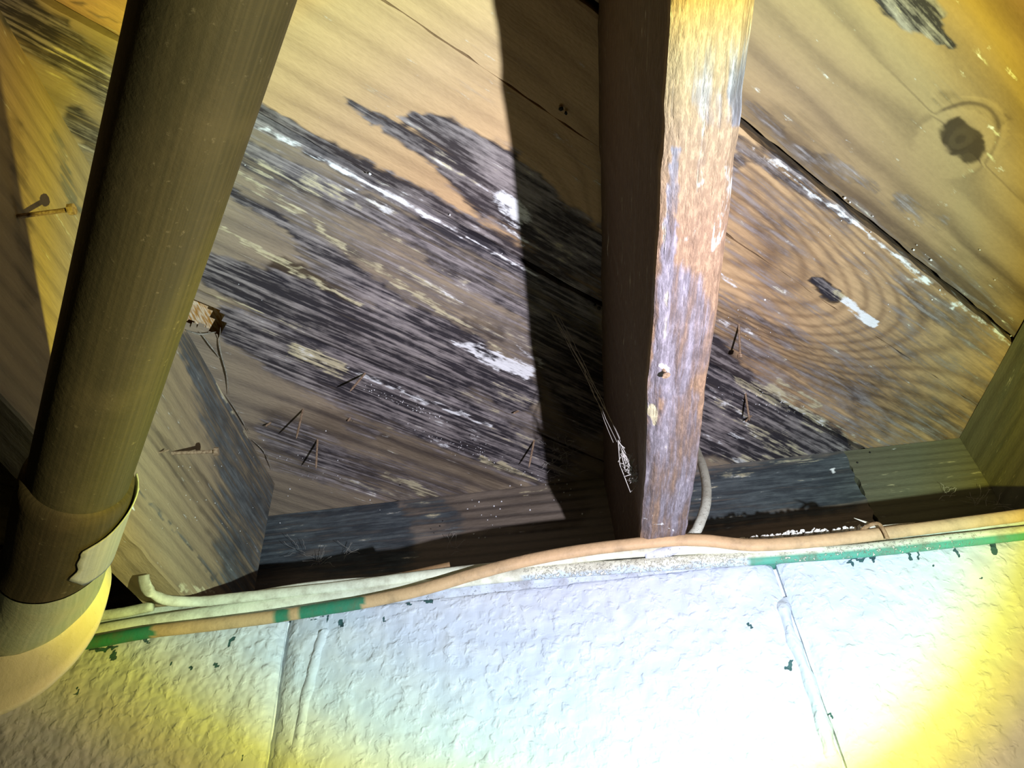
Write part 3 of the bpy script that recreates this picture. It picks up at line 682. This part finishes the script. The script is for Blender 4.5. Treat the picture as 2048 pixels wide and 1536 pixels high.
for k in range(150):
    x = RNG.uniform(1478, 1740); y = np.interp(x, [1478, 1560, 1580, 1650, 1740], [1076, 1068, 1062, 1060, 1052])+RNG.uniform(-1, 9)
    it.append((unp((x, y), 1, 1.060+RNG.uniform(0, .012)), RNG.uniform(.0016, .0042)))
for k in range(46):
    x = RNG.uniform(300, 352); y = 1172+ (x-300)*.45+RNG.uniform(-16, 14); it.append((unp((x, y), 1, 1.075), RNG.uniform(.0012, .0032)))
for k in range(50):
    x = RNG.uniform(1940, 2010); it.append((unp((x, 1036-(x-1940)*.12+RNG.uniform(-1, 3)), 1, 1.05), RNG.uniform(.0006, .0014)))
V, Fc = rocks(it); cr_ = obj('mortar_crumbs', V, Fc, CRUMB); tag(cr_, 'white mortar and paint crumbs lying on the wall top behind the cables', 'debris', kind='stuff')
SPL = simple('pale_splintered_wood', (.62, .58, .46), (.82, .80, .72), 300, .0005)
sp = tube('wood_splinter', [unp((1708, 1036), 1, 1.035), unp((1730, 1044), 1, 1.040), (unp((1752, 1053), 1, 1.045)), unp((1775, 1054), 1, 1.05)], .002, .0048, SPL, sub=4, ns=6, rfun=lambda t: .08+t*1.0 if t < .7 else .8)
tag(sp, 'pale pointed wood splinter poking out above the tan cable beside the staple', 'splinter')
sp2 = tube('wood_splinter', [unp((1740, 1056), 1, 1.042), unp((1780, 1051), 1, 1.048), unp((1830, 1045), 1, 1.050)], .0016, .0035, SPL, sub=4, ns=6, rfun=lambda t: 1-t*.85)
tag(sp2, 'thin pale splinter lying on the tan cable right of the staple', 'splinter')
# ragged paint skin left on the foot of the left joist
pk = []
# ------------------------------------------------------------------ drain pipe
PA = np.array([-.1865, .1696, .554]); PB = np.array([-.578, .715, .489]); PD = PB-PA; PL = np.linalg.norm(PD); PD = PD/PL
def pipe_mat(name, a, b, c, amt=.5):
    n = N(name); g = n.attr('gr'); sp_ = n.new('SeparateXYZ'); n.lk(sp_.inputs[0], g.outputs['Vector']); s_, an, _ = sp_.outputs
    o = n.new('TexCoord').outputs['Object']
    x = n.noise(n.xyz(n.math('MULTIPLY', s_, 3.0), n.math('MULTIPLY', an, 16.0)), 1, 4); y = n.noise(o, 25, 4, .6); z = n.noise(o, 260, 4, .7)
    col = n.mix(n.step(x, .35, .7), a, b); col = n.mix(n.math('MULTIPLY', n.step(y, .45, .75), amt), col, c)
    col = n.mix(n.math('MULTIPLY', n.step(z, .62, .75), .35), col, (.42, .42, .33))
    return n.out(col, n.bump(n.math('ADD', n.math('MULTIPLY', z, .5), y), .0007), .62, .3)
PIPE = pipe_mat('dusty_dark_pipe', (.075, .078, .052), (.105, .105, .068), (.15, .145, .095))
HUBM = pipe_mat('dusty_dark_hub', (.055, .052, .034), (.085, .078, .05), (.15, .125, .075))
PNT = pipe_mat('cracked_pale_green_paint', (.46, .58, .44), (.60, .70, .54), (.66, .70, .50), .6)
CRM = pipe_mat('cream_painted_skirt', (.86, .86, .62), (.90, .90, .68), (.70, .62, .36), .35)
def lathe(name, prof, mat, parent, ns=72, a0=0.0, a1=2*math.pi, cap0=False, wob=0.0):
    """prof: list of (centre, normal, radius)"""
    V = []; G = []; m = ns if a1-a0 > 6.28 else ns+1; acc = 0.0
    for i, (c, nrm, r) in enumerate(prof):
        c = np.array(c, float); nrm = np.array(nrm, float); nrm /= np.linalg.norm(nrm)
        e1 = np.cross(nrm, [0, 0, 1]); e1 /= np.linalg.norm(e1); e2 = np.cross(e1, nrm)
        if i: acc += np.linalg.norm(c-prof[i-1][0])
        for k in range(m):
            a = a0+(a1-a0)*k/ns; w = 1+wob*(lat(np.array([k*.5]), np.array([i*.7]), 55)[0]-.5)
            V.append(c+r*w*(math.cos(a)*e1+math.sin(a)*e2)); G.append((acc, a, 0))
    Fc = [(i*m+k, i*m+(k+1) % m, (i+1)*m+(k+1) % m, (i+1)*m+k) for i in range(len(prof)-1) for k in range(ns if m == ns else ns)]
    if cap0: Fc.append(tuple(range(m)))
    return obj(name, V, Fc, mat, parent, {'gr': ('FLOAT_VECTOR', G)}, smooth=True)
at = lambda t: PA+PD*PL*t
pipe = empty('drain_pipe', at(.5)); tag(pipe, 'dark round drain pipe slanting across the left side, with a cream painted hub', 'pipe')
lathe('pipe_body', [(at(t), PD, .0498) for t in np.linspace(-1.3, .84, 40)], PIPE, pipe)
nb = np.array([-.35, .93, -.05])
G0 = np.array([-.699, .85, .520]); mixn = lambda f: PD*(1-f)+np.array([0, 1, 0])*f
H0 = at(.80); 
lathe('hub', [(at(.79), PD, .0495), (at(.795), PD, .0545), (at(.83), PD, .0565), (at(.90), mixn(.1), .0572), (at(.955), mixn(.2), .0565), (at(.985), mixn(.4), .057),
              (at(1.02)+[-.004, 0, 0], mixn(.6), .061),], HUBM, pipe)
lathe('painted_band', [(at(1.02)+[-.006, .002, 0], mixn(.6), .0615), ([-.622, .770, .497], mixn(.75), .067), ([-.648, .795, .500], mixn(.85), .0745), ([-.660, .808, .503], mixn(.9), .078), ([-.680, .832, .512], mixn(.95), .086), ([-.697, .848, .519], mixn(1), .0905)], PNT, pipe, wob=.01)
lathe('flared_skirt', [([-.697, .846, .519], mixn(1), .0915), ([-.703, .853, .516], mixn(1), .097), ([-.716, .860, .502], mixn(1), .118), ([-.727, .864, .490], mixn(1), .128), ([-.732, .872, .486], mixn(1), .128),
                       ([-.76, .90, .490], mixn(1), .10), ([-.85, 1.0, .49], mixn(.7), .07), ([-1.0, 1.15, .49], mixn(.7), .07)], CRM, pipe, wob=.012)
# torn pale tape on the right side of the hub
def tape():
    V = []; G = []; ns = 14; nt_ = 26
    for i in range(nt_):
        t = .800+.185*i/(nt_-1); c = at(t); e1 = np.cross(PD, [0, 0, 1]); e1 /= np.linalg.norm(e1); e2 = np.cross(e1, PD)
        f = i/(nt_-1); lo_ = math.radians(6-62*min(1, f*2.4)**.8+2.5*math.sin(f*11)+1.2*math.sin(f*29)-14*f); hi = math.radians(28-50*max(0, f-.6)*0)
        if f > .85: lo_ += math.radians((f-.85)*150)
        for k in range(ns):
            a = lo_+(hi-lo_)*k/(ns-1); r = .0582+.0012*math.exp(-k/1.5)
            V.append(c+r*(math.cos(a)*e1+math.sin(a)*e2)); G.append((t, a, 0))
    Fc = [(i*ns+k, i*ns+k+1, (i+1)*ns+k+1, (i+1)*ns+k) for i in range(nt_-1) for k in range(ns-1)]
    o = obj('torn_tape', V, Fc, pipe_mat('pale_grey_tape', (.42, .50, .66), (.52, .60, .76), (.60, .66, .70)), pipe, {'gr': ('FLOAT_VECTOR', G)}, smooth=True)
    o.modifiers.new('thickness', 'SOLIDIFY').thickness = .0006
    tag(o, 'torn pale grey tape patch')
tape()

# ------------------------------------------------------------------ nails
NAIL = simple('rusty_nail', (.20, .13, .08), (.42, .30, .20), 500, .0003, .6)
def nail(base, tip, r, head, parent):
    base = np.array(base, float); tip = np.array(tip, float); d = tip-base; L = np.linalg.norm(d); d = d/L
    a = np.cross(d, [.3, .2, .9]); a /= np.linalg.norm(a); b = np.cross(d, a); V = []
    prof = [(0, r), (L*.9, r), (L*.905, r*2.4), (L, r*2.4)] if head else [(0, r), (L*.8, r), (L*.92, r*.7), (L, r*.15)]
    for t, rr in prof:
        for k in range(8): V.append(base+d*t+rr*(math.cos(k*math.pi/4)*a+math.sin(k*math.pi/4)*b))
    Fc = [(i*8+k, i*8+(k+1) % 8, i*8+8+(k+1) % 8, i*8+8+k) for i in range(3) for k in range(8)]+[tuple(range(8))[::-1], tuple(24+k for k in range(8))]
    return obj('nail', V, Fc, NAIL, parent)
def tip_from(px, line_base, dirv):
    """point along base+dirv*k closest to the ray of a surveyed pixel"""
    d = FW*F+RT*(px[0]-1024)-UP*(px[1]-768); d = d/np.linalg.norm(d); n = np.array(dirv, float); b = np.array(line_base, float)
    A = np.array([[n@n, -n@d], [n@d, -d@d]]); k, t = np.linalg.solve(A, np.array([-(b@n), -(b@d)])); return b+n*k
def shadow_nail(bp, sp, drop, r, hd=False):
    b0 = unp(bp, 2, 1.0); Sx = unp(sp, 2, 1.0); t_ = LPOS+(Sx-LPOS)*((1-drop)-LPOS[2])/(1-LPOS[2])
    d = (t_-b0)/np.linalg.norm(t_-b0); nail(b0-d*.004, t_, r, hd, ceiling)
for bp, sp, drop, hd in [((606, 819), (557, 868), .080, False), ((635, 880), (603, 932), .070, False), ((729, 748), (673, 775), .060, False), ((1068, 882), (1037, 930), .060, False),
                         ((1478, 652), (1462, 708), .055, True), ((1491, 788), (1484, 836), .050, False), ((540, 846), (525, 851), .014, False), ((1502, 832), (1484, 842), .020, False),
                         ((1036, 822), (1022, 826), .012, False), ((700, 836), (692, 842), .008, False)]:
    shadow_nail(bp, sp, drop, .0021, hd)
b0 = unp((345, 906), 0, -.597); nail(b0-[.004, 0, 0], tip_from((437, 886), b0, (1, .25, .1)), .0030, True, jl)
b0 = unp((34, 433), 0, -.597); nail(b0-[.004, 0, 0], tip_from((150, 421), b0, (1, .05, .10)), .0030, True, jl)
b0 = unp((318, 906), 0, -.597); nail(b0-[.004, 0, 0], b0+[.016, 0, .004], .0014, False, jl)
b0 = unp((1326, 738), 2, ZB); nail(b0+[0, 0, .004], b0+[.002, .002, -.010], .0022, True, jc)

SPL2 = simple('grey_splintered_wood', (.22, .20, .16), (.42, .39, .32), 300, .0008)
# splinters hanging at the broken board end
for pts, r in [([(441, 655), (439, 690), (446, 722), (454, 752), (458, 790)], .0035), ([(400, 664), (420, 690), (440, 716)], .003), ([(372, 660), (400, 668), (432, 664)], .0035), ([(452, 790), (478, 830), (500, 868)], .0022), ([(505, 880), (530, 905), (545, 940)], .0022)]:
    P = [unp(p, 2, .992) for p in pts]; tube('splinter', P, r*.3, r*.55, SPL2, parent=ceiling, sub=4, ns=6, rfun=lambda t: .25+math.sin(t*3.1)*.9, wob=.5)

# ------------------------------------------------------------------ small debris on the boards
it = []
def speck(x, y, r=.0011, z=.9995):
    p = unp((x, y), 2, z)
    if p[1] > 1.415: p = unp((x, y), 1, 1.418)
    it.append((p, r))
for (x, y) in [(935, 1018), (944, 1000), (950, 1012), (958, 1004), (963, 1030), (975, 1040), (982, 1030), (988, 1012), (992, 1033), (1000, 1018), (1003, 1003), (985, 1050), (975, 1062), (970, 1075), (948, 1068), (958, 1076), (1020, 972), (1042, 970), (1000, 1056), (1060, 1020), (1110, 968), (1120, 976), (1128, 985), (1134, 968), (1140, 990), (1142, 978), (1108, 1000), (1122, 1004), (1118, 960), (1165, 1028), (576, 992), (580, 978), (560, 1046), (680, 957), (740, 1000), (760, 1020), (652, 862), (1834, 490), (1828, 500), (1700, 405), (1690, 396), (1862, 520), (2022, 672), (1476, 620), (1530, 600), (1880, 580), (1960, 500), (1990, 560), (740, 348), (900, 430), (1004, 507), (490, 330)]:
    speck(x, y, RNG.uniform(.0008, .0022))
for cx, cy, sx, sy, n_ in [(770, 790, 60, 14, 26), (850, 825, 50, 10, 26), (900, 890, 70, 16, 34), (965, 905, 40, 20, 26), (1040, 940, 60, 20, 16), (1480, 790, 50, 25, 14), (1560, 810, 60, 20, 22), (1500, 660, 50, 40, 10), (520, 580, 90, 20, 14), (1700, 500, 200, 150, 16), (620, 920, 70, 60, 20)]:
    for k in range(n_):
        u = RNG.normal(0, .5); x = cx+u*sx; y = cy+u*sx*.42+RNG.normal(0, .4)*sy; speck(x, y, RNG.uniform(.0004, .0012))
for k in range(30): it.append((unp((RNG.uniform(240, 520), 0), 0, -.597)*0+unp((RNG.uniform(260, 520), RNG.uniform(900, 1100)), 0, -.5965), RNG.uniform(.0004, .0010)))
it = [(p, r) for p, r in it if p[1] < 1.43]
V, Fc = rocks(it); o = obj('white_specks', V, Fc, simple('white_speck', (.9, .92, .95), (1, 1, 1), 200, .0001)); tag(o, 'scattered tiny white specks clinging to boards and rim', 'debris', kind='stuff')
it = []
for (x, y, r) in [(1122, 218, .006), (1132, 226, .005), (880, 1052, .003), (886, 1042, .003), (862, 1058, .0018), (868, 1066, .0016), (1740, 905, .004), (1715, 925, .004), (1700, 890, .004), (800, 970, .003), (940, 870, .003), (946, 880, .003), (952, 872, .003), (960, 888, .003), (938, 900, .002), (700, 836, .0016), (705, 842, .0016), (1190, 610, .005), (1198, 617, .006), (650, 560, .002)]:
    p = unp((x, y), 2, .999); p = unp((x, y), 1, 1.417) if p[1] > 1.415 else p; it.append((p, r*.55))
V, Fc = rocks(it); o = obj('dark_crumbs', V, Fc, simple('dark_dirt', (.01, .01, .012), (.03, .028, .03), 200, .0002)); tag(o, 'dark dirt crumbs stuck to the boards and rim', 'debris', kind='stuff')

# ------------------------------------------------------------------ cobwebs
WEB = simple('cobweb_silk', (.34, .32, .29), (.50, .48, .44), 300, .0001)
def strands(name, paths, r, label):
    V = []; Fc = []
    for P in paths:
        P = np.array(P, float); b = len(V)
        for i, p in enumerate(P):
            tg = P[min(i+1, len(P)-1)]-P[max(i-1, 0)]; tg = tg/(np.linalg.norm(tg)+1e-9); a = np.cross(tg, [.2, .5, .8]); a /= np.linalg.norm(a); c = np.cross(tg, a)
            for k in range(3): V.append(p+r*(math.cos(k*2.094)*a+math.sin(k*2.094)*c))
        for i in range(len(P)-1):
            for k in range(3): Fc.append((b+i*3+k, b+i*3+(k+1) % 3, b+i*3+3+(k+1) % 3, b+i*3+3+k))
    o = obj(name, V, Fc, WEB); tag(o, label, 'cobweb', kind='stuff'); return o
top_ = unp((1108, 632), 2, .999); bot = unp((1236, 880), 2, .66); low_ = unp((1274, 972), 0, .1440)
ps = []
for k in range(5):
    a = top_+RNG.normal(0, .006, 3)*[1, 1, 0]; b = bot+RNG.normal(0, .003, 3)
    ps.append([a+(b-a)*t+np.array([.006, 0, -.012])*math.sin(t*3.14)*RNG.uniform(.3, 1.2) for t in np.linspace(0, 1, 14)])
ps2 = []
for k in range(26):
    f0, f1 = sorted(RNG.uniform(0, 1, 2)); p0 = bot+(low_-bot)*f0; p1 = bot+(low_-bot)*f1
    w = .003+.010*f1
    ps2.append([p0+(p1-p0)*t+RNG.normal(0, w*.6, 3)*math.sin(t*3.14) for t in np.linspace(0, 1, 7)])
ps2.append([bot, bot+(low_-bot)*.5+[-.012, 0, .0], low_+[-.012, 0, -.01], low_])
strands('cobweb', ps+[], .00045, 'long thin cobweb strand slanting through the joist shadow')
strands('cobweb', ps2, .00062, 'tangled twisted end of the cobweb beside the centre joist')
ps = []
for k in range(34):
    c = unp((RNG.uniform(1092, 1160), RNG.uniform(880, 952)), 2, .985); c2 = c+RNG.normal(0, .018, 3)*[1, 1, .3]
    ps.append([c+(c2-c)*t+RNG.normal(0, .002, 3) for t in np.linspace(0, 1, 6)])
strands('cobweb', ps, .00042, 'fine ragged cobweb at the edge of the joist shadow')
ps = []
for cx, cy in [(645, 1120), (690, 1110), (650, 1126), (1890, 990), (1990, 1010), (600, 1100), (1950, 1005), (905, 1095)]:
    for k in range(7):
        c = unp((cx+RNG.normal(0, 8), cy+RNG.normal(0, 6)), 1, 1.40); c2 = c+np.array([RNG.normal(0, .02), -.01, RNG.uniform(-.02, .03)])
        ps.append([c+(c2-c)*t+RNG.normal(0, .001, 3) for t in np.linspace(0, 1, 5)])
strands('cobweb', ps, .0004, 'wispy cobweb threads hanging in front of the rim joist')
